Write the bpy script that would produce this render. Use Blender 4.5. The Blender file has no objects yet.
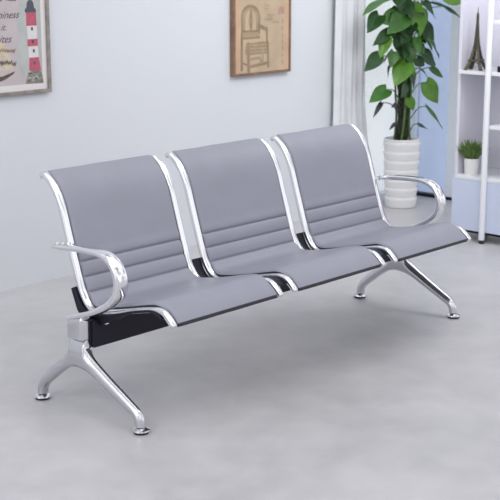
import bpy, bmesh, math, random
from mathutils import Vector, Matrix

random.seed(7)
SC = bpy.context.scene
COL = SC.collection

# ------------------------------------------------------------------ camera
YAW, PITCH = 0.8397, -0.2259
cd = bpy.data.cameras.new('camera')
cam = bpy.data.objects.new('camera', cd)
COL.objects.link(cam)
fw = Vector((math.sin(YAW) * math.cos(PITCH), math.cos(YAW) * math.cos(PITCH), math.sin(PITCH)))
rt = Vector((math.cos(YAW), -math.sin(YAW), 0))
up = rt.cross(fw)
cam.matrix_world = Matrix(((rt.x, up.x, -fw.x, -2.6997), (rt.y, up.y, -fw.y, -3.1468), (rt.z, up.z, -fw.z, 1.5145), (0, 0, 0, 1)))
cd.sensor_width = 36
cd.lens = 1290.4 * 36 / 500
cd.clip_start = 0.05
SC.camera = cam
cd.dof.use_dof = True
cd.dof.focus_distance = 4.9
cd.dof.aperture_fstop = 6.5

# ------------------------------------------------------------------ world and lights
w = bpy.data.worlds.new('studio_daylight')
SC.world = w
w.use_nodes = True
nt = w.node_tree
nt.nodes.clear()
wo = nt.nodes.new('ShaderNodeOutputWorld')
bg = nt.nodes.new('ShaderNodeBackground')
tc = nt.nodes.new('ShaderNodeTexCoord')
sp = nt.nodes.new('ShaderNodeSeparateXYZ')
rp = nt.nodes.new('ShaderNodeValToRGB')
mr = nt.nodes.new('ShaderNodeMapRange')
mr.inputs['From Min'].default_value = -1
nt.links.new(tc.outputs['Generated'], sp.inputs[0])
nt.links.new(sp.outputs['Z'], mr.inputs['Value'])
nt.links.new(mr.outputs[0], rp.inputs[0])
wn_ = nt.nodes.new('ShaderNodeTexNoise')          # soft uneven brightness of the studio around
wn_.inputs['Scale'].default_value = 2.6
wn_.inputs['Detail'].default_value = 1.0
wr_ = nt.nodes.new('ShaderNodeMapRange')
wr_.inputs['From Min'].default_value = 0.38
wr_.inputs['From Max'].default_value = 0.60
wr_.inputs['To Min'].default_value = 0.42
wr_.inputs['To Max'].default_value = 1.22
wm_ = nt.nodes.new('ShaderNodeVectorMath')
wm_.operation = 'SCALE'
nt.links.new(tc.outputs['Generated'], wn_.inputs['Vector'])
nt.links.new(wn_.outputs['Fac'], wr_.inputs['Value'])
nt.links.new(rp.outputs[0], wm_.inputs[0])
nt.links.new(wr_.outputs[0], wm_.inputs['Scale'])
nt.links.new(wm_.outputs[0], bg.inputs[0])
nt.links.new(bg.outputs[0], wo.inputs[0])
cr = rp.color_ramp
cr.elements[0].position = 0.40
cr.elements[0].color = (0.80, 0.81, 0.85, 1)
cr.elements[1].position = 1.0
cr.elements[1].color = (1.0, 1.0, 1.04, 1)
e = cr.elements.new(0.52); e.color = (0.92, 0.94, 1.0, 1)
e = cr.elements.new(0.62); e.color = (1.0, 1.0, 1.05, 1)
bg.inputs['Strength'].default_value = 0.99


def area(name, loc, target, sx, sy, power, colour=(1, 1, 1)):
    l = bpy.data.lights.new(name, 'AREA')
    l.shape = 'RECTANGLE'
    l.size, l.size_y, l.energy, l.color = sx, sy, power, colour
    o = bpy.data.objects.new(name, l)
    COL.objects.link(o)
    o.location = loc
    o.rotation_euler = (Vector(target) - Vector(loc)).to_track_quat('-Z', 'Y').to_euler()
    return o


area('ceiling_softbox', (0.9, -0.8, 3.3), (0.9, -0.2, 0), 3.6, 2.6, 20, (1.0, 0.99, 0.97))
area('side_fill', (-2.6, -0.6, 2.3), (1.0, 0.4, 0.5), 1.6, 1.6, 26, (0.96, 0.97, 1.0))  # unseen fill light, added on the camera-left side
area('corner_fill', (2.75, -0.2, 2.3), (3.85, 1.45, 0.5), 0.9, 0.9, 17, (0.95, 0.97, 1.0))  # unseen fill, added to brighten the dim corner behind the plant

vs = SC.view_settings
SC.display_settings.display_device = 'sRGB'
vs.view_transform = 'Standard'
vs.look = 'None'
vs.exposure = 0.21
vs.gamma = 1.0
vs.use_curve_mapping = False


# ------------------------------------------------------------------ materials
def mat(name, col, rough=0.5, metal=0.0, noise=0.0, scale=20.0, bump=0.0, bscale=200.0, spec=0.5, **kw):
    m = bpy.data.materials.new(name)
    m.use_nodes = True
    t = m.node_tree
    b = t.nodes['Principled BSDF']
    b.inputs['Base Color'].default_value = (*col, 1)
    b.inputs['Roughness'].default_value = rough
    b.inputs['Metallic'].default_value = metal
    b.inputs['Specular IOR Level'].default_value = spec
    for k, v in kw.items():
        b.inputs[k.replace('_', ' ')].default_value = v
    co = t.nodes.new('ShaderNodeTexCoord')
    if noise:
        n = t.nodes.new('ShaderNodeTexNoise')
        n.inputs['Scale'].default_value = scale
        n.inputs['Detail'].default_value = 5
        r = t.nodes.new('ShaderNodeValToRGB')
        r.color_ramp.elements[0].position = 0.3
        r.color_ramp.elements[1].position = 0.7
        r.color_ramp.elements[0].color = (*[c * (1 - noise) for c in col], 1)
        r.color_ramp.elements[1].color = (*[min(1, c * (1 + noise)) for c in col], 1)
        t.links.new(co.outputs['Object'], n.inputs['Vector'])
        t.links.new(n.outputs['Fac'], r.inputs[0])
        t.links.new(r.outputs[0], b.inputs['Base Color'])
    if bump:
        n2 = t.nodes.new('ShaderNodeTexNoise')
        n2.inputs['Scale'].default_value = bscale
        n2.inputs['Detail'].default_value = 3
        bp = t.nodes.new('ShaderNodeBump')
        bp.inputs['Strength'].default_value = bump
        bp.inputs['Distance'].default_value = 0.002
        t.links.new(co.outputs['Object'], n2.inputs['Vector'])
        t.links.new(n2.outputs['Fac'], bp.inputs['Height'])
        t.links.new(bp.outputs[0], b.inputs['Normal'])
    return m


M = {}
M['wall'] = mat('wall_paint', (0.665, 0.685, 0.715), 0.85, noise=0.012, scale=1.2, bump=0.02, bscale=60)
M['chrome'] = mat('chrome', (0.80, 0.80, 0.825), 0.10, 1.0, noise=0.02, scale=8)
M['aluminium'] = mat('polished_aluminium', (0.64, 0.64, 0.67), 0.18, 1.0, noise=0.02, scale=8)
M['leather'] = mat('grey_leather', (0.262, 0.264, 0.318), 0.45, noise=0.03, scale=9, bump=0.12, bscale=420)
M['black_steel'] = mat('black_steel', (0.010, 0.009, 0.020), 0.45, spec=0.25, noise=0.1, scale=12)
M['lip_and_gap_shade'] = mat('black_lip_and_gap_shade', (0.016, 0.015, 0.024), 0.5, noise=0.1)  # black lip and underside; on pad sides, shade of the rail gap painted in
M['rubber'] = mat('black_rubber', (0.02, 0.02, 0.02), 0.7, noise=0.1)
M['white_gloss'] = mat('white_lacquer', (0.76, 0.77, 0.80), 0.35, noise=0.01, scale=3)
M['white_blue'] = mat('cool_white_lacquer', (0.80, 0.85, 0.92), 0.35, noise=0.01, scale=3)
M['under'] = mat('dark_grey_steel', (0.16, 0.16, 0.175), 0.5, noise=0.1)
M['cabinet'] = mat('pale_lilac_laminate', (0.70, 0.69, 0.76), 0.4, noise=0.015, scale=3)
M['cabinet_blue_lit'] = mat('white_laminate_bluish_light', (0.56, 0.62, 0.76), 0.3, noise=0.02, scale=3)  # white front; the bluish light on it is put into the colour
M['ceramic'] = mat('white_ceramic', (0.80, 0.80, 0.79), 0.3, noise=0.01, scale=4)
M['soil'] = mat('dark_soil', (0.02, 0.016, 0.012), 0.95, noise=0.5, scale=60, bump=0.8, bscale=80)
M['stem'] = mat('green_stem', (0.07, 0.16, 0.03), 0.5, noise=0.25, scale=30)
M['pole'] = mat('moss_pole_bark', (0.022, 0.02, 0.012), 0.95, noise=0.6, scale=40, bump=1.0, bscale=70)
M['leaf_dark'] = mat('leaf_dark_green', (0.016, 0.062, 0.012), 0.38, noise=0.3, scale=18)
M['leaf_mid'] = mat('leaf_mid_green', (0.038, 0.135, 0.018), 0.38, noise=0.25, scale=18)
M['leaf_light'] = mat('leaf_bright_green', (0.092, 0.235, 0.022), 0.38, noise=0.25, scale=18)
M['leaf_old'] = mat('leaf_shrivelled', (0.045, 0.045, 0.055), 0.6, noise=0.3, scale=25)
M['grass'] = mat('blade_green', (0.11, 0.19, 0.045), 0.5, noise=0.45, scale=30)
M['bronze'] = mat('antique_bronze', (0.115, 0.105, 0.075), 0.42, 0.7, noise=0.35, scale=35)
M['curtain'] = mat('sheer_curtain', (0.70, 0.71, 0.73), 0.9, noise=0.07, scale=7, bump=0.05, bscale=300)
M['glass_film'] = mat('frosted_blue_glass', (0.55, 0.63, 0.77), 0.22, noise=0.14, scale=2.6)


def see_through(m, tint, fac):
    t = m.node_tree
    out = next(n for n in t.nodes if n.type == 'OUTPUT_MATERIAL')
    tr = t.nodes.new('ShaderNodeBsdfTransparent')
    tr.inputs[0].default_value = (*tint, 1)
    mx = t.nodes.new('ShaderNodeMixShader')
    mx.inputs[0].default_value = fac
    t.links.new(t.nodes['Principled BSDF'].outputs[0], mx.inputs[1])
    t.links.new(tr.outputs[0], mx.inputs[2])
    t.links.new(mx.outputs[0], out.inputs['Surface'])


see_through(M['glass_film'], (0.76, 0.83, 0.95), 0.6)
M['frosted'] = mat('frosted_white_glass', (0.82, 0.84, 0.85), 0.35, noise=0.06, scale=4)
see_through(M['frosted'], (0.95, 0.97, 0.97), 0.72)
M['frame_grey'] = mat('weathered_grey_wood', (0.25, 0.225, 0.205), 0.6, noise=0.3, scale=25, bump=0.2, bscale=40)
M['frame_brown'] = mat('brown_wood', (0.20, 0.12, 0.075), 0.5, noise=0.3, scale=18, bump=0.2, bscale=40)
M['mount'] = mat('white_mount', (0.70, 0.67, 0.66), 0.8, noise=0.02)
M['paper_pink'] = mat('pale_pink_paper', (0.50, 0.445, 0.455), 0.8, noise=0.05, scale=6)
M['paper_green'] = mat('grey_green_wash', (0.43, 0.445, 0.43), 0.8, noise=0.10, scale=10)
M['paper_tan'] = mat('tan_parchment', (0.50, 0.385, 0.26), 0.8, noise=0.10, scale=9)
M['parch_edge'] = mat('peach_parchment', (0.55, 0.36, 0.235), 0.8, noise=0.08, scale=9)
M['ink'] = mat('dark_ink', (0.11, 0.095, 0.10), 0.8, noise=0.1)
M['ink_brown'] = mat('sepia_ink', (0.29, 0.205, 0.13), 0.8, noise=0.15)
M['ink_soft'] = mat('faded_sepia', (0.38, 0.28, 0.18), 0.8, noise=0.1)
M['stain'] = mat('faded_red_print', (0.42, 0.245, 0.19), 0.8, noise=0.15)
M['print_red'] = mat('print_red', (0.46, 0.10, 0.15), 0.8, noise=0.12, scale=60)
M['print_white'] = mat('print_white', (0.66, 0.63, 0.63), 0.8, noise=0.05)
M['print_slate'] = mat('print_slate', (0.075, 0.08, 0.10), 0.8, noise=0.2)
M['print_rock'] = mat('print_rock', (0.23, 0.22, 0.19), 0.8, noise=0.4, scale=60)
M['print_sail'] = mat('print_sail', (0.58, 0.49, 0.38), 0.8, noise=0.12, scale=40)
M['print_hull'] = mat('print_hull', (0.12, 0.085, 0.07), 0.8, noise=0.3, scale=40)


def floor_mat():
    m = bpy.data.materials.new('polished_concrete')
    m.use_nodes = True
    t = m.node_tree
    b = t.nodes['Principled BSDF']
    co = t.nodes.new('ShaderNodeTexCoord')
    n1 = t.nodes.new('ShaderNodeTexNoise'); n1.inputs['Scale'].default_value = 1.7; n1.inputs['Detail'].default_value = 7; n1.inputs['Roughness'].default_value = 0.6; n1.inputs['Distortion'].default_value = 0.6
    n2 = t.nodes.new('ShaderNodeTexNoise'); n2.inputs['Scale'].default_value = 9; n2.inputs['Detail'].default_value = 6
    mx = t.nodes.new('ShaderNodeMix'); mx.data_type = 'FLOAT'; mx.inputs[0].default_value = 0.35
    r = t.nodes.new('ShaderNodeValToRGB')
    r.color_ramp.elements[0].position = 0.36; r.color_ramp.elements[0].color = (0.43, 0.425, 0.44, 1)
    r.color_ramp.elements[1].position = 0.64; r.color_ramp.elements[1].color = (0.55, 0.54, 0.552, 1)
    for n in (n1, n2):
        t.links.new(co.outputs['Object'], n.inputs['Vector'])
    t.links.new(n1.outputs['Fac'], mx.inputs[2]); t.links.new(n2.outputs['Fac'], mx.inputs[3])
    t.links.new(mx.outputs[0], r.inputs[0]); t.links.new(r.outputs[0], b.inputs['Base Color'])
    mr2 = t.nodes.new('ShaderNodeMapRange'); mr2.inputs['To Min'].default_value = 0.24; mr2.inputs['To Max'].default_value = 0.42
    t.links.new(n2.outputs['Fac'], mr2.inputs[0]); t.links.new(mr2.outputs[0], b.inputs['Roughness'])
    b.inputs['Specular IOR Level'].default_value = 0.5
    return m


M['floor'] = floor_mat()


# ------------------------------------------------------------------ mesh helpers
class MB:
    def __init__(self):
        self.v, self.f, self.m = [], [], []
        self.mats = []

    def mi(self, m):
        if m not in self.mats:
            self.mats.append(m)
        return self.mats.index(m)

    def add(self, vs_, fs, m):
        o = len(self.v)
        i = self.mi(m)
        self.v += [tuple(p) for p in vs_]
        for f in fs:
            self.f.append(tuple(k + o for k in f)); self.m.append(i)

    def box(self, lo, hi, m):
        x0, y0, z0 = lo; x1, y1, z1 = hi
        self.add([(x0, y0, z0), (x1, y0, z0), (x1, y1, z0), (x0, y1, z0), (x0, y0, z1), (x1, y0, z1), (x1, y1, z1), (x0, y1, z1)],
                 [(0, 3, 2, 1), (4, 5, 6, 7), (0, 1, 5, 4), (1, 2, 6, 5), (2, 3, 7, 6), (3, 0, 4, 7)], m)

    def rings(self, rs, m, cap=True, closed_path=False):
        n = len(rs[0])
        vv = [p for r in rs for p in r]
        ff = []
        for a in range(len(rs) - 1):
            for k in range(n):
                k2 = (k + 1) % n
                ff.append((a * n + k, a * n + k2, (a + 1) * n + k2, (a + 1) * n + k))
        if cap:
            ff.append(tuple(range(n - 1, -1, -1)))
            ff.append(tuple((len(rs) - 1) * n + k for k in range(n)))
        self.add(vv, ff, m)

    def tube(self, pts, rad, m, n=8):
        pts = [Vector(p) for p in pts]
        rs = []
        ref = None
        for i, p in enumerate(pts):
            t = (pts[min(i + 1, len(pts) - 1)] - pts[max(i - 1, 0)]).normalized()
            if ref is None:
                ref = t.orthogonal().normalized()
            ref = (ref - t * ref.dot(t)).normalized()
            b = t.cross(ref)
            r = rad(i / max(1, len(pts) - 1)) if callable(rad) else rad
            rs.append([p + ref * (r * math.cos(2 * math.pi * k / n)) + b * (r * math.sin(2 * math.pi * k / n)) for k in range(n)])
        self.rings(rs, m)

    def lathe(self, prof, m, n=48, c=(0, 0, 0), cap=True):
        rs = [[(c[0] + r * math.cos(2 * math.pi * k / n), c[1] + r * math.sin(2 * math.pi * k / n), c[2] + z) for k in range(n)] for r, z in prof]
        self.rings(rs, m, cap)

    def build(self, name, parent=None, smooth=True, bevel=0, loc=None, angle=40, mods=None):
        me = bpy.data.meshes.new(name)
        me.from_pydata(self.v, [], self.f)
        for m in self.mats:
            me.materials.append(m)
        for p, i in zip(me.polygons, self.m):
            p.material_index = i
        bm = bmesh.new(); bm.from_mesh(me)
        bmesh.ops.recalc_face_normals(bm, faces=bm.faces)
        bm.to_mesh(me); bm.free()
        if smooth:
            me.polygons.foreach_set('use_smooth', [True] * len(me.polygons))
            me.set_sharp_from_angle(angle=math.radians(angle))
        o = bpy.data.objects.new(name, me)
        COL.objects.link(o)
        if parent:
            o.parent = parent
        if loc:
            o.location = loc
        if bevel:
            b = o.modifiers.new('bevel', 'BEVEL')
            b.width, b.segments, b.limit_method = bevel, 3, 'ANGLE'
            b.angle_limit = math.radians(35)
            b.harden_normals = True
        return o


def catmull(pts, n=10):
    P = [Vector(p) for p in pts]
    P = [P[0] * 2 - P[1]] + P + [P[-1] * 2 - P[-2]]
    out = []
    for i in range(1, len(P) - 2):
        a, b, c, d = P[i - 1], P[i], P[i + 1], P[i + 2]
        for k in range(n):
            t = k / n
            out.append(0.5 * ((2 * b) + (c - a) * t + (2 * a - 5 * b + 4 * c - d) * t * t + (3 * b - a - 3 * c + d) * t ** 3))
    out.append(P[-2].copy())
    return out


def resample(pts, n):
    L = [0]
    for a, b in zip(pts, pts[1:]):
        L.append(L[-1] + (b - a).length)
    out = []
    j = 0
    for k in range(n):
        s = L[-1] * k / (n - 1)
        while j < len(pts) - 2 and L[j + 1] < s:
            j += 1
        t = (s - L[j]) / max(1e-9, L[j + 1] - L[j])
        out.append(pts[j].lerp(pts[j + 1], min(1, max(0, t))))
    return out


def tag(o, label=None, cat=None, group=None, kind=None):
    if label: o['label'] = label
    if cat: o['category'] = cat
    if group: o['group'] = group
    if kind: o['kind'] = kind
    return o


def empty(name, loc, label=None, cat=None, group=None):
    o = bpy.data.objects.new(name, None)
    o.empty_display_size = 0.05
    COL.objects.link(o)
    o.location = loc
    return tag(o, label, cat, group)


# ------------------------------------------------------------------ setting
WY = 1.54      # back wall
WX = 4.10      # right wall
b = MB(); b.box((-5, -5, -0.1), (WX + 0.1, WY + 0.1, 0), M['floor'])
tag(b.build('floor', smooth=False), 'polished pale grey concrete floor', 'floor', kind='structure')
b = MB(); b.box((-5, WY, 0), (3.42, WY + 0.1, 3.4), M['wall']); b.box((3.42, WY, 2.3), (WX + 0.1, WY + 0.1, 2.6), M['wall'])
tag(b.build('wall_back', smooth=False), 'plain bluish white painted wall behind the bench', 'wall', kind='structure')
b = MB(); b.box((WX, 1.10, 0), (WX + 0.1, 1.18, 2.6), M['wall']); b.box((WX, 1.18, 2.3), (WX + 0.1, WY, 2.6), M['wall'])
tag(b.build('wall_right', smooth=False), 'white side wall with a glazed door in the far corner', 'wall', kind='structure')

# tall frosted window filling the end of the back wall
b = MB()
b.box((3.42, WY + 0.01, 0.0), (3.45, WY + 0.07, 2.3), M['white_blue']); b.box((WX - 0.03, WY + 0.01, 0.0), (WX + 0.06, WY + 0.07, 2.3), M['white_blue'])
b.box((3.45, WY + 0.01, 0.0), (WX - 0.03, WY + 0.07, 0.05), M['white_blue']); b.box((3.45, WY + 0.01, 2.25), (WX - 0.03, WY + 0.07, 2.3), M['white_blue'])
wn = b.build('window_1', smooth=False)
tag(wn, 'tall frosted white window in the corner behind the tall plant', 'window', kind='structure')
b = MB(); b.box((3.45, WY + 0.035, 0.05), (WX - 0.03, WY + 0.045, 2.25), M['frosted'])
b.build('window_pane', wn, smooth=False)

# glazed door leaf in the right wall, far corner
b = MB()
b.box((WX - 0.005, 1.185, 0.018), (WX + 0.06, 1.292, 2.3), M['white_blue'])
b.box((WX - 0.02, 1.180, 0.018), (WX + 0.03, 1.215, 2.3), M['white_blue'])
b.box((WX + 0.0, 1.292, 2.2), (WX + 0.06, WY, 2.3), M['white_blue'])
dr = b.build('door_1', smooth=False)
tag(dr, 'white framed glazed door with pale blue glass in the far corner', 'door', kind='structure')
b = MB(); b.box((WX + 0.02, 1.292, 0.018), (WX + 0.035, WY - 0.002, 2.2), M['glass_film'])
b.build('door_glass', dr, smooth=False)
b = MB(); b.box((WX - 0.012, 1.18, 0.0), (WX + 0.05, WY - 0.002, 0.018), M['black_steel'])
b.build('threshold', dr, smooth=False)


# ------------------------------------------------------------------ bench
HALF = 0.914
bench = empty('waiting_bench', (HALF, 0, 0),
              'three-seat waiting bench with grey padded seats, chrome side rails and armrests', 'bench')

PROF = [(0.288, 0.772), (0.283, 0.785), (0.270, 0.793), (0.250, 0.788), (0.205, 0.748), (0.173, 0.693), (0.143, 0.600), (0.113, 0.505),
        (0.088, 0.432), (0.066, 0.393), (0.032, 0.371), (-0.020, 0.375), (-0.110, 0.394), (-0.215, 0.419), (-0.265, 0.427),
        (-0.305, 0.416), (-0.335, 0.397), (-0.354, 0.378), (-0.359, 0.366), (-0.358, 0.357)]
prof = resample(catmull([(0, y, z) for y, z in PROF], 12), 220)


def normals(pts):
    out = []
    for i in range(len(pts)):
        t = (pts[min(i + 1, len(pts) - 1)] - pts[max(i - 1, 0)]).normalized()
        out.append(Vector((0, -t.z, t.y)))    # front / upper side
    return out


nrm = normals(prof)
if nrm[100].y > 0:
    nrm = [-n for n in nrm]
S = [0]
for a_, b_ in zip(prof, prof[1:]):
    S.append(S[-1] + (b_ - a_).length)


def s_at_z(z):
    for i in range(20, len(prof)):
        if prof[i].z < z:
            return S[i]


GROOVES = [s_at_z(0.502), s_at_z(0.449), s_at_z(0.402)]
PW = 0.480 / 2


def s_at(cond):
    for i in range(len(prof)):
        if cond(prof[i]):
            return S[i]


SB0, SB1 = s_at(lambda p: p.z < 0.405), s_at(lambda p: p.y < 0.010)
SF0, SF1 = s_at(lambda p: p.y < -0.250), s_at(lambda p: p.y < -0.320)


def sstep(x):
    x = max(0, min(1, x))
    return x * x * (3 - 2 * x)


def seatness(s):
    return sstep((s - SB0) / (SB1 - SB0)) * (1 - sstep((s - SF0) / (SF1 - SF0)))


def pad_mesh():
    b = MB()
    nx = 44
    xs = []
    for k in range(nx + 1):
        t = -1 + 2 * k / nx
        xs.append(PW * math.sin(t * math.pi / 2) ** 1 if False else PW * (1.35 * t - 0.35 * t ** 3))
    top, bot = [], []
    rnd = random.Random(3)
    ph = [rnd.uniform(0, 6.28) for _ in range(6)]
    for i, (p, n) in enumerate(zip(prof, nrm)):
        rowt, rowb = [], []
        for x0_ in xs:
            wide = 1 + 0.0135 / PW * seatness(S[i])
            x = x0_ * wide
            e = PW * wide - abs(x)
            rnd_edge = 0.0095 * (1 - math.sqrt(max(0, 1 - (1 - min(1, e / 0.010)) ** 2)))
            es = min(S[i], S[-1] - S[i])
            rnd_edge = max(rnd_edge, 0.0095 * (1 - math.sqrt(max(0, 1 - (1 - min(1, es / 0.010)) ** 2))))
            h = -rnd_edge
            for g in GROOVES:
                d = (S[i] - g)
                h -= 0.0062 * math.exp(-(d / 0.0036) ** 2) * sstep(e / 0.004)
                h += 0.0022 * math.exp(-((abs(d) - 0.020) / 0.014) ** 2)
            # gentle wrinkles of the upholstery
            h += 0.0008 * math.sin(S[i] * 23 + ph[0] + 3 * math.sin(x * 9 + ph[1])) * math.sin(x * 14 + ph[2])
            rowt.append(p + n * h + Vector((x, 0, 0)))
            rowb.append(p - n * 0.0125 + Vector((x, 0, 0)))
        top.append(rowt); bot.append(rowb)
    R, Cn = len(top), nx + 1
    vv = [q for r in top for q in r] + [q for r in bot for q in r]
    o = R * Cn
    ff = []
    for i in range(R - 1):
        for k in range(nx):
            a = i * Cn + k
            ff.append((a, a + 1, a + Cn + 1, a + Cn))
            ff.append((o + a, o + a + Cn, o + a + Cn + 1, o + a + 1))
    for i in range(R - 1):
        for k in (0, nx):
            a = i * Cn + k
            ff.append((a, a + Cn, o + a + Cn, o + a))
    for k in range(nx):
        for i in (0, R - 1):
            a = i * Cn + k
            ff.append((a, a + 1, o + a + 1, o + a))
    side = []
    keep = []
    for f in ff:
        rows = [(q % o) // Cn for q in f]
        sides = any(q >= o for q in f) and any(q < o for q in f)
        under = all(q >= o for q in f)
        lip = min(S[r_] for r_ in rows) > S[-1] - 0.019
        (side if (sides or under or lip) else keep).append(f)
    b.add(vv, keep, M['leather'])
    i2 = b.mi(M['lip_and_gap_shade'])
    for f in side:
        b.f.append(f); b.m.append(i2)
    return b


def shell_mesh():
    b = MB()
    rs = []
    for p, n in list(zip(prof, nrm))[3:-1:3]:
        rs.append([p - n * 0.0130 + Vector((-PW - 0.004, 0, 0)), p - n * 0.0130 + Vector((PW + 0.004, 0, 0)),
                   p - n * 0.0235 + Vector((PW + 0.004, 0, 0)), p - n * 0.0235 + Vector((-PW - 0.004, 0, 0))])
    b.rings(rs, M['under'])
    return b


def rail_mesh(side):
    b = MB()
    rs = []
    L = S[-1]
    n_ = len(prof)
    N = 18
    for i in range(n_):
        p, n = prof[i], nrm[i]
        es = min(S[i], L - S[i])
        k = math.sqrt(max(0.03, 1 - (1 - min(1, es / 0.012)) ** 2))
        sn = seatness(S[i])
        SW = 0.027 - 0.004 * sstep((S[i] - SB0) / (SB1 - SB0))
        x0 = side * (PW + 0.003 + 0.0045 * sstep((S[i] - SB0) / (SB1 - SB0)) + SW / 2)
        ring = []
        for j in range(N):
            a = 2 * math.pi * j / N
            cx = math.copysign(abs(math.cos(a)) ** 0.6, math.cos(a)) * SW / 2 * (0.5 + 0.5 * k)
            cn = math.copysign(abs(math.sin(a)) ** 0.6, math.sin(a)) * 0.0100 * k
            ring.append(p + n * (cn - 0.0115 - 0.0125 * sn) + Vector((x0 + cx, 0, 0)))
        rs.append(ring)
    b.rings(rs, M['chrome'])
    return b


PITCHX = 0.5976
for i in range(3):
    cx = (i - 1) * PITCHX
    if i == 0:
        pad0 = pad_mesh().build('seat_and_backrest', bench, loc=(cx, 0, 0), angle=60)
        sh0 = shell_mesh().build('seat_shell', pad0, angle=50)
        sh0['label'] = 'black steel shell under the grey pad'
        rails = [rail_mesh(s).build('side_rail', pad0, angle=60) for s in (-1, 1)]
        for r_ in rails: r_['label'] = 'curved chrome side rail'
        kids = [sh0] + rails
    else:
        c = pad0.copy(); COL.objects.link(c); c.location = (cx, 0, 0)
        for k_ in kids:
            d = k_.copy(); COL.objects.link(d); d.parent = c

# beam
b = MB(); b.box((-HALF + 0.018, -0.012, 0.232), (HALF - 0.018, 0.064, 0.322), M['black_steel'])
b.build('beam', bench, bevel=0.005)['label'] = 'long black steel beam under the seats'


# brackets carrying the seats: black cast arms bolted over the beam
def bracket(x, wd, ztop):
    b = MB()
    pr = [(p, n) for p, n in zip(prof, nrm) if p.z < ztop and p.y > -0.335][::3]
    rs = []
    for p, n in pr:
        t = (p.y + 0.33) / 0.43
        th = 0.009 + 0.010 * sstep((0.40 - p.z) / 0.03) + 0.018 * math.exp(-((p.y - 0.03) / 0.10) ** 2)
        g_ = 0.022 + 0.008 * sstep((0.41 - p.z) / 0.03)
        q0, q1 = p - n * g_, p - n * (g_ + th)
        rs.append([q0 + Vector((x - wd / 2, 0, 0)), q0 + Vector((x + wd / 2, 0, 0)), q1 + Vector((x + wd / 2, 0, 0)), q1 + Vector((x - wd / 2, 0, 0))])
    b.rings(rs, M['black_steel'])
    b.box((x - wd / 2 + 0.006, -0.016, 0.300), (x + wd / 2 - 0.006, 0.078, 0.345), M['black_steel'])
    for sy in (-0.022, 0.084):
        b.lathe([(0.001, -0.004), (0.009, -0.004), (0.009, 0.004), (0.001, 0.004)], M['chrome'], 12, (x, sy, 0.312))
    o = b.build('seat_bracket', bench, bevel=0.003, angle=40)
    return o


for x, wd, zt_ in ((-HALF + 0.066, 0.050, 0.43), (-PITCHX / 2, 0.070, 0.425), (PITCHX / 2, 0.070, 0.425), (HALF - 0.066, 0.050, 0.43)):
    bracket(x, wd, zt_)


# legs
def smooth_closed(pts, n=6):
    P = [Vector((0, *p)) for p in pts]
    return P


LEG_TOP = [(0.003, 0.262), (0.003, 0.235), (0.014, 0.217), (-0.030, 0.190), (-0.115, 0.138), (-0.200, 0.083), (-0.228, 0.062), (-0.241, 0.040), (-0.243, 0.022)]
LEG_F_UNDER = [(-0.236, 0.022), (-0.228, 0.046), (-0.205, 0.062), (-0.120, 0.104), (-0.045, 0.141), (0.010, 0.157), (0.050, 0.160)]
LEG_R_UNDER = [(0.050, 0.160), (0.090, 0.150), (0.135, 0.121), (0.185, 0.082), (0.212, 0.060), (0.226, 0.042), (0.230, 0.022)]
LEG_R_TOP = [(0.263, 0.022), (0.260, 0.052), (0.240, 0.084), (0.205, 0.117), (0.155, 0.157), (0.106, 0.193), (0.085, 0.222), (0.080, 0.262)]
LEG_F_TOP = [(-0.268, 0.022), (-0.264, 0.050), (-0.246, 0.076), (-0.210, 0.098), (-0.120, 0.148), (-0.035, 0.198), (-0.010, 0.219), (0.002, 0.240), (0.003, 0.262)]


def leg_mesh(x):
    # outline of the inverted-Y casting in the YZ plane, swept through its thickness with rounded edges
    def c2(p): return [Vector((0, q.y, q.z)) for q in catmull([(0, y, z) for y, z in p], 6)]
    under = c2(LEG_F_UNDER)[:-1] + c2(LEG_R_UNDER)
    top = c2(LEG_F_TOP)[:-1] + [Vector((0, 0.003, 0.262)), Vector((0, 0.080, 0.262))] + c2(LEG_R_TOP)[::-1][1:]
    A = resample(under, 90)
    # match the top by the fraction along each branch
    B = resample(top, 90)
    b = MB()
    rs = []
    for p, q in zip(A, B):
        mid = (p + q) / 2
        h = (q - p) / 2
        reach = min(1, abs(mid.y - 0.045) / 0.30)
        hw = 0.0245 - 0.0075 * reach
        ring = []
        N = 20
        for j in range(N):
            a = 2 * math.pi * j / N
            cx = math.copysign(abs(math.cos(a)) ** 0.7, math.cos(a)) * hw
            cz = math.copysign(abs(math.sin(a)) ** 0.7, math.sin(a))
            cx *= 1 - 0.52 * max(0, cz) ** 1.5
            ring.append(mid + h * cz + Vector((x + cx, 0, 0)))
        rs.append(ring)
    b.rings(rs, M['aluminium'])
    return b


def foot_mesh(y):
    b = MB()
    b.lathe([(0.001, 0.0), (0.024, 0.0), (0.0265, 0.007)], M['rubber'], 28, (0, y, 0), cap=True)
    b.lathe([(0.0265, 0.007), (0.029, 0.009), (0.028, 0.014), (0.018, 0.0185), (0.010, 0.021), (0.009, 0.032)], M['chrome'], 28, (0, y, 0))
    return b


ARM = [(0.150, 0.562), (0.105, 0.565), (0.040, 0.570), (-0.030, 0.573), (-0.085, 0.571), (-0.130, 0.556), (-0.160, 0.524), (-0.170, 0.485),
       (-0.160, 0.445), (-0.130, 0.414), (-0.090, 0.389), (-0.045, 0.368), (0.000, 0.352), (0.050, 0.336), (0.078, 0.326)]


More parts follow.
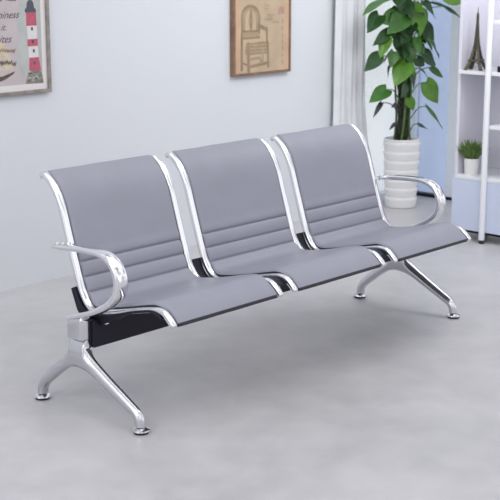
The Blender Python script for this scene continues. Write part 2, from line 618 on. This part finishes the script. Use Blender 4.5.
def arm_mesh(x):
    b = MB()
    pts = resample(catmull([(0, y, z) for y, z in ARM], 10), 90)
    ns = normals(pts)
    rs = []
    N = 20
    L = len(pts)
    for i, (p, n) in enumerate(zip(pts, ns)):
        f = i / (L - 1)
        wd = 0.0215 + 0.0055 * math.exp(-((f - 0.55) / 0.2) ** 2)
        th = 0.0105 + 0.003 * math.exp(-((f - 0.55) / 0.2) ** 2)
        if f < 0.06:
            th *= 0.55 + 0.45 * f / 0.06
        ring = []
        for j in range(N):
            a = 2 * math.pi * j / N
            cx = math.copysign(abs(math.cos(a)) ** 0.62, math.cos(a)) * wd
            cn = math.copysign(abs(math.sin(a)) ** 0.62, math.sin(a)) * th
            ring.append(p + n * cn + Vector((x + cx, 0, 0)))
        rs.append(ring)
    b.rings(rs, M['chrome'])
    return b


for s in (-1, 1):
    x = s * HALF
    lg = leg_mesh(x).build('leg', bench, angle=50)
    for y in (-0.252, 0.2475):
        foot_mesh(y).build('levelling_foot', lg, loc=(x, 0, 0), angle=35)
    # upper block of the column, which the armrest grows out of
    am = arm_mesh(x).build('armrest', bench, angle=60)
    am['label'] = 'looped chrome armrest'
    b = MB()
    rs = []
    for z in (0.2635, 0.275, 0.295, 0.315, 0.326, 0.3305):
        ring = []
        N = 28
        k = 1.0 if z < 0.32 else (0.97 if z < 0.33 else 0.88)
        for j in range(N):
            a = 2 * math.pi * j / N
            cx = math.copysign(abs(math.cos(a)) ** 0.4, math.cos(a)) * 0.0245 * k
            cy = math.copysign(abs(math.sin(a)) ** 0.4, math.sin(a)) * 0.0390 * k
            ring.append((x + cx, 0.0415 + cy, z - 0.28 * cy * sstep((z - 0.28) / 0.04)))
        rs.append(ring)
    b.rings(rs, M['aluminium'])
    b.build('column_block', am, angle=50)
    # lugs that bolt the arm to the side rail
    b = MB()
    xa, xb = x - s * 0.012, x - s * 0.050
    for y, z in ((0.112, 0.5650), (0.140, 0.5630)):
        b.tube([(x, y, z + 0.006), (x, y, z + 0.013)], 0.006, M['chrome'], 12)
    b.box((min(xa, xb), 0.112, 0.557), (max(xa, xb), 0.142, 0.569), M['chrome'])
    b.build('fixing_lug', am, bevel=0.002)
    b = MB()
    xa, xb = x - s * 0.012, x - s * 0.03
    b.box((min(xa, xb), 0.000, 0.236), (max(xa, xb), 0.062, 0.326), M['black_steel'])
    b.build('beam_plate', lg, bevel=0.003)


# ------------------------------------------------------------------ pictures on the back wall
def frame_mesh(x0, x1, z0, z1, depth, border, fm):
    b = MB()
    yb, yf = WY - 0.0005, WY - depth
    b.box((x0, yf, z0), (x0 + border, yb, z1), fm)
    b.box((x1 - border, yf, z0), (x1, yb, z1), fm)
    b.box((x0 + border, yf, z0), (x1 - border, yb, z0 + border), fm)
    b.box((x0 + border, yf, z1 - border), (x1 - border, yb, z1), fm)
    return b


class Print:
    """flat printed sheet facing -Y; every layer lies a hair in front of the one before"""
    def __init__(self, y):
        self.b = MB(); self.y = y; self.k = 0

    def poly(self, pts, m, lift):
        self.k += 1
        y = self.y - self.k * 3e-5
        self.b.add([(px, y, pz) for px, pz in pts], [tuple(range(len(pts)))], m)

    def line(self, pts, wd, m, lift):
        for (ax, az), (bx, bz) in zip(pts, pts[1:]):
            d = Vector((bx - ax, bz - az)); L = d.length
            if L < 1e-6: continue
            d /= L; n = Vector((-d.y, d.x)) * wd / 2; e = d * wd * 0.3
            self.poly([(ax - e.x + n.x, az - e.y + n.y), (bx + e.x + n.x, bz + e.y + n.y), (bx + e.x - n.x, bz + e.y - n.y), (ax - e.x - n.x, az - e.y - n.y)], m, lift)

    def text(self, s, x_right, z, size, m, lift, shear=0.5):
        c = bpy.data.curves.new('lettering', 'FONT')
        c.body = s; c.size = size; c.align_x = 'RIGHT'; c.shear = shear; c.resolution_u = 3
        c.offset = 0.0
        o = bpy.data.objects.new('lettering', c); COL.objects.link(o)
        dg = bpy.context.evaluated_depsgraph_get()
        me = o.evaluated_get(dg).to_mesh()
        self.k += 1
        y = self.y - self.k * 3e-5
        vv = [(x_right + v.co.x, y, z + v.co.y) for v in me.vertices]
        ff = [tuple(p.vertices) for p in me.polygons]
        self.b.add(vv, ff, m)
        bpy.data.objects.remove(o)


# --- lighthouse print (continues past the left edge of the view)
lx0, lx1, lz0, lz1 = 0.46, 1.131, 0.892, 1.560
pic = empty('framed_picture', (0, 0, 0), 'framed seaside print with a red and white lighthouse, left on the wall', 'picture')
frame_mesh(lx0, lx1, lz0, lz1, 0.026, 0.017, M['frame_grey']).build('picture_frame', pic, smooth=False, bevel=0.003)
P = Print(WY - 0.014)
# inner mount and sheet
P.poly([(lx0 + .012, lz0 + .012), (lx1 - .012, lz0 + .012), (lx1 - .012, lz1 - .012), (lx0 + .012, lz1 - .012)], M['mount'], 0)
P.poly([(lx0 + .03, lz0 + .045), (lx1 - .043, lz0 + .045), (lx1 - .043, lz1 - .03), (lx0 + .03, lz1 - .03)], M['paper_pink'], 1)


def lp(x, y):    # layout of the print, in its own grid
    return (0.834 + 0.00573 * x, 1.311 - 0.00456 * (y - 0.096 * (50 - x)))


P.poly([lp(24, 2), lp(44, 0), lp(44, 72), lp(36, 80), lp(24, 76), (lp(19, 60)), lp(22, 40), lp(20, 20)], M['paper_green'], 2)
# lighthouse
P.poly([lp(27, 84), lp(29, 76), lp(33, 71), lp(42, 70), lp(44.5, 76), lp(45, 83)], M['print_rock'], 3)
P.poly([lp(31.0, 71), lp(31.5, 58), lp(41, 57), lp(43, 70)], M['print_red'], 4)
P.poly([lp(31.3, 58), lp(31.0, 47), lp(40.5, 46), lp(41, 57)], M['print_white'], 4)
P.poly([lp(30.2, 47), lp(30.2, 39.5), lp(40.5, 38.5), lp(40.5, 46)], M['print_red'], 4)
P.poly([lp(30.6, 40), lp(30.3, 27), lp(40, 26), lp(40.2, 39)], M['print_white'], 4)
P.poly([lp(29.8, 27), lp(29.8, 13.5), lp(39.8, 12.5), lp(40, 26)], M['print_red'], 4)
P.poly([lp(28.8, 14), lp(28.8, 11), lp(30.5, 9), lp(31, 4), lp(33, 1.5), lp(36, 1.5), lp(37.5, 4), lp(38, 8.5), lp(39.8, 10.5), lp(39.8, 13)], M['print_slate'], 5)
P.line([lp(34.3, 2), lp(34.3, -4)], 0.006, M['print_slate'], 5)
for wx, wy in ((35.2, 29.5), (35.6, 42), (36.3, 51), (36.5, 63)):
    P.poly([lp(wx - 1, wy + 1.6), lp(wx + 1, wy + 1.6), lp(wx + 1, wy - 1.6), lp(wx - 1, wy - 1.6)], M['print_slate'], 6)
for k in range(14):
    rx, ry = random.uniform(28, 43), random.uniform(73, 82)
    P.poly([lp(rx, ry), lp(rx + 3, ry + .6), lp(rx + 2, ry - 1.6)], random.choice([M['paper_green'], M['print_slate'], M['print_rock']]), 5)
# sailing boat
P.poly([lp(-40, 66), lp(-22, 44), lp(-20, 74), lp(-38, 76)], M['print_sail'], 3)
P.poly([lp(-17, 73), lp(-16, 40), lp(-2, 56), lp(-1, 71)], M['print_sail'], 3)
P.poly([lp(0, 72), lp(0, 40), lp(9, 46), lp(17, 70)], M['print_sail'], 3)
P.poly([lp(-42, 79), lp(4, 77), lp(17, 71.5), lp(15, 74.5), lp(6, 80.5), lp(-4, 84), lp(-36, 85)], M['print_hull'], 4)
P.line([lp(-19, 78), lp(-18, 32)], 0.006, M['print_hull'], 4)
# handwriting
P.text('piness', lp(22.2, 0)[0], lp(22, 19.5)[1], 0.047, M['ink'], 5)
P.text('it.', lp(10, 0)[0], lp(10, 32)[1], 0.040, M['ink'], 5)
P.text('ites', lp(14, 0)[0], lp(13, 43.5)[1], 0.047, M['ink'], 5)


def scrawl(x0, x1, y, amp, m, seed, step=1.1):
    r = random.Random(seed)
    pts = []
    x = x0; k = 0
    while x < x1:
        pts.append(lp(x, y + (amp if k % 2 else -amp) * r.uniform(0.3, 1.0)))
        x += step * r.uniform(0.5, 1.2); k += 1
    P.line(pts, 0.0035, m, 5)


scrawl(-4, 7, 3.2, 1.3, M['ink'], 1); scrawl(10, 20, 2.4, 1.3, M['ink'], 2)
scrawl(-20, 18, 51.5, 2.0, M['ink_brown'], 3); scrawl(-20, 18.5, 63.5, 2.6, M['ink'], 4)
P.b.build('print_sheet', pic, smooth=False)

# --- chair drawing on parchment
mx0, mx1, mz0, mz1 = 2.366, 2.834, 0.874, 1.500
pic2 = empty('framed_picture', (0, 0, 0), 'brown framed parchment drawing of an old armchair, above the middle seat', 'picture')
frame_mesh(mx0, mx1, mz0, mz1, 0.030, 0.014, M['frame_brown']).build('picture_frame', pic2, smooth=False, bevel=0.002)
P = Print(WY - 0.024)


def mp(x, y):
    return (2.366 + 0.0084 * (x - 234), 0.873 + 0.00521 * (77.5 - y - 0.115 * (x - 234)))


P.poly([(mx0 + .01, mz0 + .01), (mx1 - .01, mz0 + .01), (mx1 - .01, mz1 - .01), (mx0 + .01, mz1 - .01)], M['paper_tan'], 0)
P.poly([(mx0 + .01, mz0 + .01), (mx0 + .055, mz0 + .01), (mx0 + .048, mz1 - .01), (mx0 + .01, mz1 - .01)], M['parch_edge'], 1)
P.poly([(mx1 - .045, mz0 + .01), (mx1 - .01, mz0 + .01), (mx1 - .01, mz1 - .01), (mx1 - .04, mz1 - .01)], M['parch_edge'], 1)
P.poly([mp(277.5, 13), mp(277.5, 5), mp(280, 3), mp(283, 4), mp(283, 11), mp(280, 10)], M['stain'], 2)
for k in range(7):
    yy = 16 + k * 7
    P.poly([mp(281, yy + 5), mp(282.4, yy + 4.8), mp(282.2, yy), mp(281.2, yy)], M['ink_soft'] if k % 2 else M['stain'], 2)
# the drawn armchair
def arc(cx, cy, rx, ry, a0, a1, n=18):
    return [mp(cx + rx * math.cos(math.radians(a0 + (a1 - a0) * k / n)), cy - ry * math.sin(math.radians(a0 + (a1 - a0) * k / n))) for k in range(n + 1)]
back = arc(250.5, 16, 8.2, 11, 180, 0) 
P.poly([mp(242.6, 32)] + arc(250.5, 16, 7.8, 10.5, 180, 0) + [mp(258.4, 30)], M['ink_soft'], 2)
P.poly([mp(245.2, 30)] + arc(250.5, 16, 4.8, 7, 180, 0) + [mp(255.6, 29)], M['paper_tan'], 3)
P.line([mp(242.4, 34)] + back + [mp(258.6, 32)], 0.016, M['ink_brown'], 4)
P.line([mp(250.5, 10), mp(248.8, 20), mp(250.4, 29)], 0.010, M['ink_soft'], 4)
P.line([mp(250.8, 10), mp(252.6, 19), mp(250.8, 29)], 0.010, M['ink_soft'], 4)
P.line([mp(250.6, 8), mp(250.6, 30)], 0.012, M['ink_brown'], 4)
P.poly([mp(243, 38), mp(243, 31), mp(258.5, 29.5), mp(258.5, 36)], M['ink_soft'], 3)
P.line([mp(243, 31), mp(258.5, 29.5)], 0.010, M['ink_brown'], 5)
P.line([mp(243, 38), mp(259, 36)], 0.012, M['ink_brown'], 5)
P.line([mp(258, 24), mp(262, 26), mp(266, 27.5)], 0.022, M['ink_brown'], 5)       # arm
P.line([mp(266, 28), mp(266.3, 43)], 0.014, M['ink_brown'], 5)
P.line([mp(242, 34), mp(242, 70)], 0.016, M['ink_brown'], 5)
P.poly([mp(245, 53), mp(246, 43.5), mp(263, 40), mp(267.5, 41), mp(267.5, 52), mp(248, 55)], M['ink_soft'], 3)   # seat
for dy in (0, 3.5, 7, 10.5):
    P.line([mp(246, 43.5 + dy), mp(267.5, 41 + dy)], 0.007, M['ink_brown'], 5)
P.line([mp(248, 43), mp(248.5, 72)], 0.020, M['ink_brown'], 5)
P.line([mp(267, 41), mp(267.5, 66)], 0.016, M['ink_brown'], 5)
P.line([mp(242, 63), mp(248, 65)], 0.010, M['ink_brown'], 5)
P.line([mp(248.5, 67), mp(267, 62)], 0.016, M['ink_brown'], 5)
P.line([mp(250, 59), mp(259, 57), mp(261, 62)], 0.014, M['ink_soft'], 4)
P.line([mp(262, 48), mp(262, 62)], 0.012, M['ink_soft'], 4)
r = random.Random(11)
for k in range(10):
    x_, y_ = r.uniform(262, 272), r.uniform(2, 20)
    P.line([mp(x_, y_), mp(x_ + r.uniform(3, 7), y_ - r.uniform(-1.5, 1.0))], 0.004, M['ink_soft'], 2)
P.b.build('drawing_sheet', pic2, smooth=False)


# ------------------------------------------------------------------ curtain in the corner
def curtain():
    b = MB()
    nz, nx = 60, 90
    vv = []
    for i in range(nz + 1):
        z = 0.012 + (2.35 - 0.012) * i / nz
        drop = sstep((0.72 - z) / 0.6)
        xl = 3.22 - 0.03 * drop
        xr = 3.50 + 0.06 * drop
        for k in range(nx + 1):
            t = k / nx
            x = xl + (xr - xl) * t
            y = 1.500 + 0.006 * math.sin(t * 34 + 0.7 * math.sin(z * 3)) + 0.008 * math.sin(t * 17 + z * 1.5) - 0.012 * drop
            vv.append((x, y, z))
    W_ = nx + 1
    ff = [(i * W_ + k, i * W_ + k + 1, (i + 1) * W_ + k + 1, (i + 1) * W_ + k) for i in range(nz) for k in range(nx)]
    b.add(vv, ff, M['curtain'])
    o = b.build('curtain', angle=180)
    so = o.modifiers.new('thickness', 'SOLIDIFY'); so.thickness = 0.002
    return tag(o, 'pale grey curtain hanging in folds behind the tall plant', 'curtain')


curtain()


# ------------------------------------------------------------------ tall climbing plant in a ribbed pot
PX, PY = 3.72, 1.37
plant = empty('potted_pothos', (PX, PY, 0), 'tall climbing heart-leaved plant on a dark pole in white ribbed pot', 'plant')
b = MB()
prof_p = [(0.001, 0.0), (0.098, 0.0), (0.103, 0.006)]
nr = 7
z = 0.006
hts = [0.062, 0.056, 0.056, 0.056, 0.056, 0.056, 0.060]
for k, h in enumerate(hts):
    base = 0.103 + 0.0026 * k
    for q in range(1, 9):
        f = q / 8
        prof_p.append((base + 0.011 * f - 0.011 * sstep((f - 0.80) / 0.20), z + h * f))
    z += h
prof_p += [(prof_p[-1][0] + 0.004, z + 0.004), (prof_p[-1][0] + 0.002, z + 0.012), (0.112, z + 0.014), (0.106, z + 0.008), (0.104, z - 0.030)]
b.lathe([(r_ * 0.90, z_) for r_, z_ in prof_p], M['ceramic'], 64, cap=False)
b.build('ribbed_pot', plant, angle=70)
POT_H = z + 0.012
b = MB(); b.lathe([(0.001, POT_H - 0.022), (0.05, POT_H - 0.020), (0.097, POT_H - 0.026)], M['soil'], 32, cap=False)
b.build('soil', plant)
b = MB()
pts = [(0.006 * math.sin(k * .8), 0.005 * math.cos(k * 1.1), 0.38 + k * 0.08) for k in range(15)]
b.tube(pts, lambda f: 0.037 + 0.004 * math.sin(f * 40), M['pole'], 14)
b.build('moss_pole', plant)
# climbing stems
for s_ in range(5):
    b = MB()
    a0 = s_ * 1.256 + 3.6
    pts = []
    for k in range(40):
        zz = 0.385 + k * 0.029
        a = a0 + 0.5 * math.sin(k * 0.16 + s_)
        rr = 0.044 + 0.004 * math.sin(k * .5 + s_ * 2)
        pts.append((rr * math.cos(a), rr * math.sin(a), zz))
    b.tube(pts, 0.0068, M['stem'], 8)
    b.build('climbing_stem', plant)


def leaf_mesh(bm_, base, tip, width, face, m, fold=0.18, droop=0.12):
    base, tip = Vector(base), Vector(tip)
    ax = tip - base; L = ax.length; ax /= L
    n = Vector(face); n = (n - ax * n.dot(ax)).normalized()
    sd = ax.cross(n)
    U, V = 14, 8
    vv = []
    for i in range(U + 1):
        u_ = i / U
        hw = width / 2 * (math.sin(math.pi * min(1, (u_ * 0.93 + 0.07)) ** 0.72) ** 0.85) * (1 - 0.15 * u_)
        if i == U: hw = 0.0004
        for k in range(V + 1):
            v = -1 + 2 * k / V
            back_ = -0.13 * L * abs(v) ** 1.2 * (1 - u_) ** 3       # lobes behind the petiole: heart shape
            p = base + ax * (u_ * L + back_) + sd * (hw * v) + n * (fold * hw * abs(v) - droop * L * u_ * u_ + 0.03 * L * math.sin(u_ * 9 + v * 2) * abs(v) * 0.5)
            vv.append(p)
    W_ = V + 1
    ff = [(i * W_ + k, i * W_ + k + 1, (i + 1) * W_ + k + 1, (i + 1) * W_ + k) for i in range(U) for k in range(V)]
    bm_.add(vv, ff, m)


LD, LM, LL, LO = M['leaf_dark'], M['leaf_mid'], M['leaf_light'], M['leaf_old']
# petiole attach point, tip, width, way it faces, colour: metres from the pot's centre
LEAVES = []
def leaf(bx, bz, tx, tz, wd, m, dy=-0.05, ty=None, face=(-0.55, -0.75, 0.35)):
    LEAVES.append(((bx, dy, bz), (tx, dy - 0.02 if ty is None else ty, tz), wd, face, m))
leaf(-0.319, 1.175, -0.459, 1.085, 0.13, LD)
leaf(-0.092, 1.170, -0.277, 1.075, 0.165, LM, dy=-0.07)
leaf(-0.003, 1.205, 0.026, 1.030, 0.150, LL, dy=-0.08)
leaf(0.089, 1.225, 0.231, 1.135, 0.10, LM, face=(-0.3, -0.6, 0.75))
leaf(0.122, 1.115, 0.215, 1.000, 0.085, LD)
leaf(-0.198, 1.078, -0.391, 1.015, 0.10, LD, face=(-0.3, -0.6, 0.75))
leaf(-0.255, 1.050, -0.350, 0.940, 0.100, LL, dy=-0.06)
leaf(-0.140, 1.055, -0.105, 0.915, 0.135, LD, dy=-0.06)
leaf(0.145, 1.010, 0.300, 0.900, 0.125, LM, dy=-0.06)
leaf(-0.310, 0.945, -0.471, 0.870, 0.115, LD)
leaf(-0.085, 0.895, -0.225, 0.775, 0.165, LL, dy=-0.08)
leaf(0.100, 0.935, 0.235, 0.850, 0.13, LD, dy=-0.06)
leaf(0.200, 0.845, 0.325, 0.765, 0.055, LM)
leaf(-0.225, 0.742, -0.418, 0.690, 0.125, LM, face=(-0.3, -0.65, 0.7))
leaf(0.120, 0.765, 0.250, 0.615, 0.145, LL, dy=-0.07)
leaf(-0.055, 0.680, -0.030, 0.595, 0.075, LL, dy=-0.08)
leaf(-0.281, 0.668, -0.385, 0.600, 0.040, LO)
leaf(0.090, 0.625, 0.190, 0.480, 0.042, LM, dy=-0.10, ty=-0.18)
leaf(-0.130, 0.645, -0.215, 0.632, 0.035, LO)
leaf(-0.145, 0.530, -0.225, 0.505, 0.030, LO)
leaf(-0.215, 1.262, -0.520, 1.225, 0.11, LM, face=(-0.1, -0.4, 0.9))
leaf(0.090, 1.230, 0.265, 1.200, 0.05, LD, dy=-0.10, ty=-0.20, face=(-0.1, -0.4, 0.9))
leaf(0.145, 1.215, 0.260, 1.130, 0.045, LD, dy=-0.16, ty=-0.25, face=(-0.1, -0.5, 0.8))
leaf(0.120, 1.275, 0.265, 1.240, 0.13, LL, dy=-0.18, ty=-0.27)
leaf(0.080, 0.505, 0.175, 0.468, 0.032, LD)
leaf(-0.040, 0.845, 0.000, 0.735, 0.10, LD, dy=-0.07)
leaf(-0.060, 0.760, -0.120, 0.680, 0.075, LD, dy=-0.06)
leaf(-0.160, 1.250, -0.060, 1.165, 0.11, LD, dy=-0.06)
leaf(0.050, 1.110, 0.105, 0.985, 0.115, LD, dy=-0.07)
leaf(0.040, 0.990, 0.120, 0.905, 0.10, LM, dy=-0.06)
leaf(-0.170, 0.960, -0.235, 0.865, 0.09, LM, dy=-0.05)
leaf(-0.050, 1.000, -0.085, 0.880, 0.11, LM, dy=-0.08)
leaf(-0.200, 1.160, -0.300, 1.120, 0.10, LM, dy=-0.04)
leaf(0.060, 1.190, 0.140, 1.080, 0.12, LM, dy=-0.05)
leaf(0.090, 0.900, 0.170, 0.840, 0.09, LM, dy=-0.02)
rl = random.Random(21)
for k in range(16):      # the crown above, and leaves round the back of the pole
    a = rl.uniform(-math.pi, 0.2)
    z_ = rl.uniform(1.28, 1.58)
    d0, d1 = rl.uniform(0.10, 0.16), rl.uniform(0.22, 0.30)
    LEAVES.append(((d0 * math.cos(a), d0 * math.sin(a) * 0.8, z_), (d1 * math.cos(a), d1 * math.sin(a) * 0.8, z_ - rl.uniform(0.04, 0.12)), rl.uniform(0.10, 0.15), (math.cos(a) * 0.6, math.sin(a) * 0.6 - 0.2, 0.7), rl.choice([LD, LM, LM, LL])))
for k in range(26):     # small leaves close round the pole
    a = rl.uniform(-math.pi, 0.0)
    z_ = rl.uniform(0.84, 1.28)
    d0, d1 = rl.uniform(0.06, 0.15), rl.uniform(0.13, 0.26)
    da = rl.uniform(-0.3, 0.3)
    LEAVES.append(((d0 * math.cos(a), d0 * math.sin(a) * 0.7, z_), (d1 * math.cos(a + da), d1 * math.sin(a + da) * 0.7 - 0.01, z_ - rl.uniform(0.02, 0.09)), rl.uniform(0.06, 0.11), (math.cos(a) * 0.4, -0.5, 0.7), rl.choice([LD, LD, LM, LM, LL])))
for k in range(9):
    a = rl.uniform(0.5, 2.6)
    z_ = rl.uniform(0.85, 1.3)
    LEAVES.append(((0.07 * math.cos(a), 0.045 + 0.02 * math.sin(a), z_), (0.15 * math.cos(a), 0.10 * math.sin(a) + 0.01, z_ - rl.uniform(0.07, 0.12)), rl.uniform(0.08, 0.11), (math.cos(a) * 0.6, 0.6, 0.6), rl.choice([LD, LM])))
for base, tip, wd, face, m in LEAVES:
    base = tuple(Vector(base).lerp(Vector(tip), 0.08))
    b = MB()
    fc = Vector(face) + Vector((rl.uniform(-.7, .7), rl.uniform(-.3, .3), rl.uniform(-.35, .6)))
    leaf_mesh(b, base, tip, wd * 0.80, fc, m, fold=rl.uniform(0.08, 0.34), droop=rl.uniform(0.02, 0.24))
    bv = Vector(base)
    hd = Vector((bv.x, bv.y, 0)); hd = hd.normalized() if hd.length > 1e-4 else Vector((0, -1, 0))
    root = Vector((hd.x * 0.040, hd.y * 0.040, max(0.43, base[2] - 0.07 - 0.10 * Vector((bv.x, bv.y)).length)))
    mid = (root + bv) / 2 + Vector((0, 0, 0.030))
    pts = catmull([root, mid, bv, bv + (Vector(tip) - bv) * 0.10], 5)
    b.tube(pts, lambda f: 0.0036 - 0.0012 * f, LO if m == LO else M['stem'], 6)
    b.build('leaf', plant, angle=180)


# ------------------------------------------------------------------ shelving unit by the right wall
SX0, SX1, SY0, SY1 = 3.160, 3.500, -0.70, 0.640
shelf = empty('shelving_unit', ((SX0 + SX1) / 2, (SY0 + SY1) / 2, 0), 'white open shelving unit with round front post and low cabinet, at the right edge', 'shelving unit')
OX, OY = -(SX0 + SX1) / 2, -(SY0 + SY1) / 2


def sbox(name, lo, hi, m, bev=0.0015, parent=None):
    b = MB(); b.box((lo[0] + OX, lo[1] + OY, lo[2]), (hi[0] + OX, hi[1] + OY, hi[2]), m)
    return b.build(name, parent or shelf, bevel=bev)


PYO = 0.434     # the round post that shows
sbox('end_panel', (SX0 + 0.021, SY1 - 0.018, 0.045), (SX1, SY1, 1.95), M['cabinet'])
sbox('end_panel', (SX0 + 0.021, SY0, 0.045), (SX1, SY0 + 0.018, 1.95), M['cabinet'])
sbox('back_panel', (SX1 - 0.010, SY0 + 0.018, 0.045), (SX1, SY1 - 0.018, 1.95), M['cabinet'])
for zt in (0.352, 0.912, 1.95):
    sbox('shelf_board', (SX0, SY0 + 0.018, zt - 0.018), (SX1 - 0.010, SY1 - 0.018, zt), M['white_gloss'])
for zt in (0.632, 1.178):
    sbox('shelf_board', (SX0, SY0 + 0.018, zt - 0.018), (SX1 - 0.010, PYO - 0.004, zt), M['white_gloss'])
sbox('base_board', (SX0 + 0.024, SY0 + 0.018, 0.040), (SX1 - 0.010, SY1 - 0.018, 0.058), M['black_steel'])  # coloured black to stand in for the shadow gap below the doors
d_ = sbox('cabinet_door', (SX0 + 0.002, PYO + 0.002, 0.058), (SX0 + 0.020, SY1 - 0.001, 0.334), M['cabinet_blue_lit'])
d_['label'] = 'white cabinet door with bluish light painted into its colour'
sbox('cabinet_door', (SX0 + 0.002, SY0 + 0.001, 0.058), (SX0 + 0.020, PYO - 0.002, 0.334), M['cabinet_blue_lit'])['label'] = 'white cabinet door with bluish light painted into its colour'
for px_, py_ in ((SX0 - 0.012, PYO), (SX0 - 0.012, SY0 + 0.02)):
    b = MB(); b.lathe([(0.001, 0.02), (0.0165, 0.02), (0.0165, 1.97), (0.015, 1.975), (0.001, 1.975)], M['white_gloss'], 24, (px_ + OX, py_ + OY, 0))
    po = b.build('post', shelf)
    b = MB(); b.lathe([(0.001, 0.0), (0.015, 0.0), (0.0155, 0.02), (0.001, 0.02)], M['rubber'], 20, (px_ + OX, py_ + OY, 0))
    b.build('foot', po)
for px_, py_ in ((SX1 - 0.03, SY1 - 0.03), (SX1 - 0.03, SY0 + 0.03), (SX0 + 0.03, SY1 - 0.03)):
    b = MB(); b.lathe([(0.001, 0.0), (0.014, 0.0), (0.014, 0.046), (0.001, 0.046)], M['rubber'], 20, (px_ + OX, py_ + OY, 0))
    b.build('foot', shelf)

# bronze lattice tower on the shelf
TZ = 0.912
tower = empty('tower_figurine', (3.228, 0.560, TZ), 'dark bronze lattice tower figurine on the upper shelf', 'figurine')
tower.scale = (1.0, 1.0, 1.04)
tower.rotation_euler = (0, 0, math.radians(12))


def half_w(z):
    return 0.0012 + 0.0435 * math.exp(-z / 0.085) * (1 - z / 0.36) + 0.006 * (1 - z / 0.34)


H = 0.318
for sx in (-1, 1):
    for sy in (-1, 1):
        b = MB()
        lp_ = []
        for k in range(13):
            z_ = 0.112 * k / 12
            h_ = half_w(z_)
            lp_.append(Vector((sx * h_ * 0.86, sy * h_ * 0.86, z_)))
        rs = []
        for q in lp_:
            t_ = 0.0085 - 0.030 * q.z
            rs.append([q + Vector((-t_, -t_, 0)), q + Vector((t_, -t_, 0)), q + Vector((t_, t_, 0)), q + Vector((-t_, t_, 0))])
        b.rings(rs, M['bronze'])
        b.build('leg', tower, smooth=False)
for z_, t_, ex in ((0.046, 0.008, 0.006), (0.112, 0.006, 0.004), (0.262, 0.006, 0.004)):
    h_ = half_w(z_) + ex
    b = MB(); b.box((-h_, -h_, z_), (h_, h_, z_ + t_), M['bronze'])
    b.build('gallery', tower, smooth=False, bevel=0.001)
b = MB()
for ax_ in (0, 1):
    for s_ in (-1, 1):
        # arch between the legs and the lattice crossing above the first gallery
        h_ = half_w(0.02)
        pts = []
        for k in range(13):
            a = math.pi * k / 12
            q = (0.026 * math.cos(a), s_ * half_w(0.03) * 0.9, 0.014 + 0.030 * math.sin(a))
            pts.append(q if ax_ == 0 else (q[1], q[0], q[2]))
        b.tube(pts, 0.0022, M['bronze'], 6)
        for z0_, z1_ in ((0.054, 0.083), (0.083, 0.112), (0.118, 0.142), (0.142, 0.166), (0.166, 0.19), (0.19, 0.214), (0.214, 0.238), (0.238, 0.262)):
            a0, a1 = half_w(z0_), half_w(z1_)
            for d in (-1, 1):
                p0, p1 = (d * a0, s_ * a0, z0_), (-d * a1, s_ * a1, z1_)
                if ax_: p0, p1 = (p0[1], p0[0], p0[2]), (p1[1], p1[0], p1[2])
                b.tube([p0, p1], 0.0018, M['bronze'], 6)
b.build('lattice', tower)
b = MB()
for sx in (-1, 1):
    for sy in (-1, 1):
        b.tube([(sx * half_w(0.112 + 0.15 * k / 8), sy * half_w(0.112 + 0.15 * k / 8), 0.112 + 0.15 * k / 8) for k in range(9)], 0.0034, M['bronze'], 8)
rs = []
for k in range(9):
    z_ = 0.118 + 0.144 * k / 8; h_ = half_w(z_) * 0.62
    rs.append([Vector((-h_, -h_, z_)), Vector((h_, -h_, z_)), Vector((h_, h_, z_)), Vector((-h_, h_, z_))])
b.rings(rs, M['bronze'])
b.build('shaft', tower)
b = MB()
b.lathe([(0.001, 0.268), (0.0075, 0.268), (0.0075, 0.276), (0.0055, 0.284), (0.0025, 0.290), (0.0018, 0.310), (0.0005, H)], M['bronze'], 14)
b.build('spire', tower)

# little spiky plant
sp_ = empty('potted_succulent', (3.225, 0.562, 0.352), 'small spiky green plant in a white pot on the lower shelf', 'plant')
b = MB(); b.lathe([(0.001, 0.0), (0.034, 0.0), (0.036, 0.004), (0.041, 0.080), (0.042, 0.088), (0.039, 0.088), (0.037, 0.078), (0.001, 0.078)], M['ceramic'], 40)
b.build('pot', sp_)
b = MB(); b.lathe([(0.001, 0.083), (0.037, 0.081), (0.037, 0.0785), (0.001, 0.0785)], M['soil'], 24)
b.build('soil', sp_)
b = MB()
rs_ = random.Random(5)
for k in range(170):
    a = rs_.uniform(0, 2 * math.pi)
    el = rs_.uniform(0.15, 1.0) ** 0.6
    out_ = math.cos(el * 1.45)
    L = rs_.uniform(0.08, 0.118) * (0.8 + 0.2 * el)
    r0 = 0.02 * rs_.random()
    p0 = Vector((r0 * math.cos(a), r0 * math.sin(a), 0.080))
    dirv = Vector((out_ * math.cos(a), out_ * math.sin(a), math.sin(el * 1.45)))
    mid_ = p0 + dirv * L * 0.55 + Vector((0, 0, 0.010))
    b.tube([p0, mid_, p0 + dirv * L + Vector((0, 0, 0.004))], lambda f: 0.0046 * (1 - f) ** 0.7 + 0.0006, M['grass'], 5)
o_ = b.build('spiky_leaves', sp_)
o_['kind'] = 'stuff'

# small dark box on the shelf, just past the post
b = MB(); b.box((-0.06, -0.07, 0.0), (0.06, 0.07, 0.030), M['black_steel'])
o_ = b.build('storage_box', bevel=0.003, loc=(3.245, 0.335, 0.912))
tag(o_, 'flat black box on the upper shelf, cut by the right edge of the view', 'box')
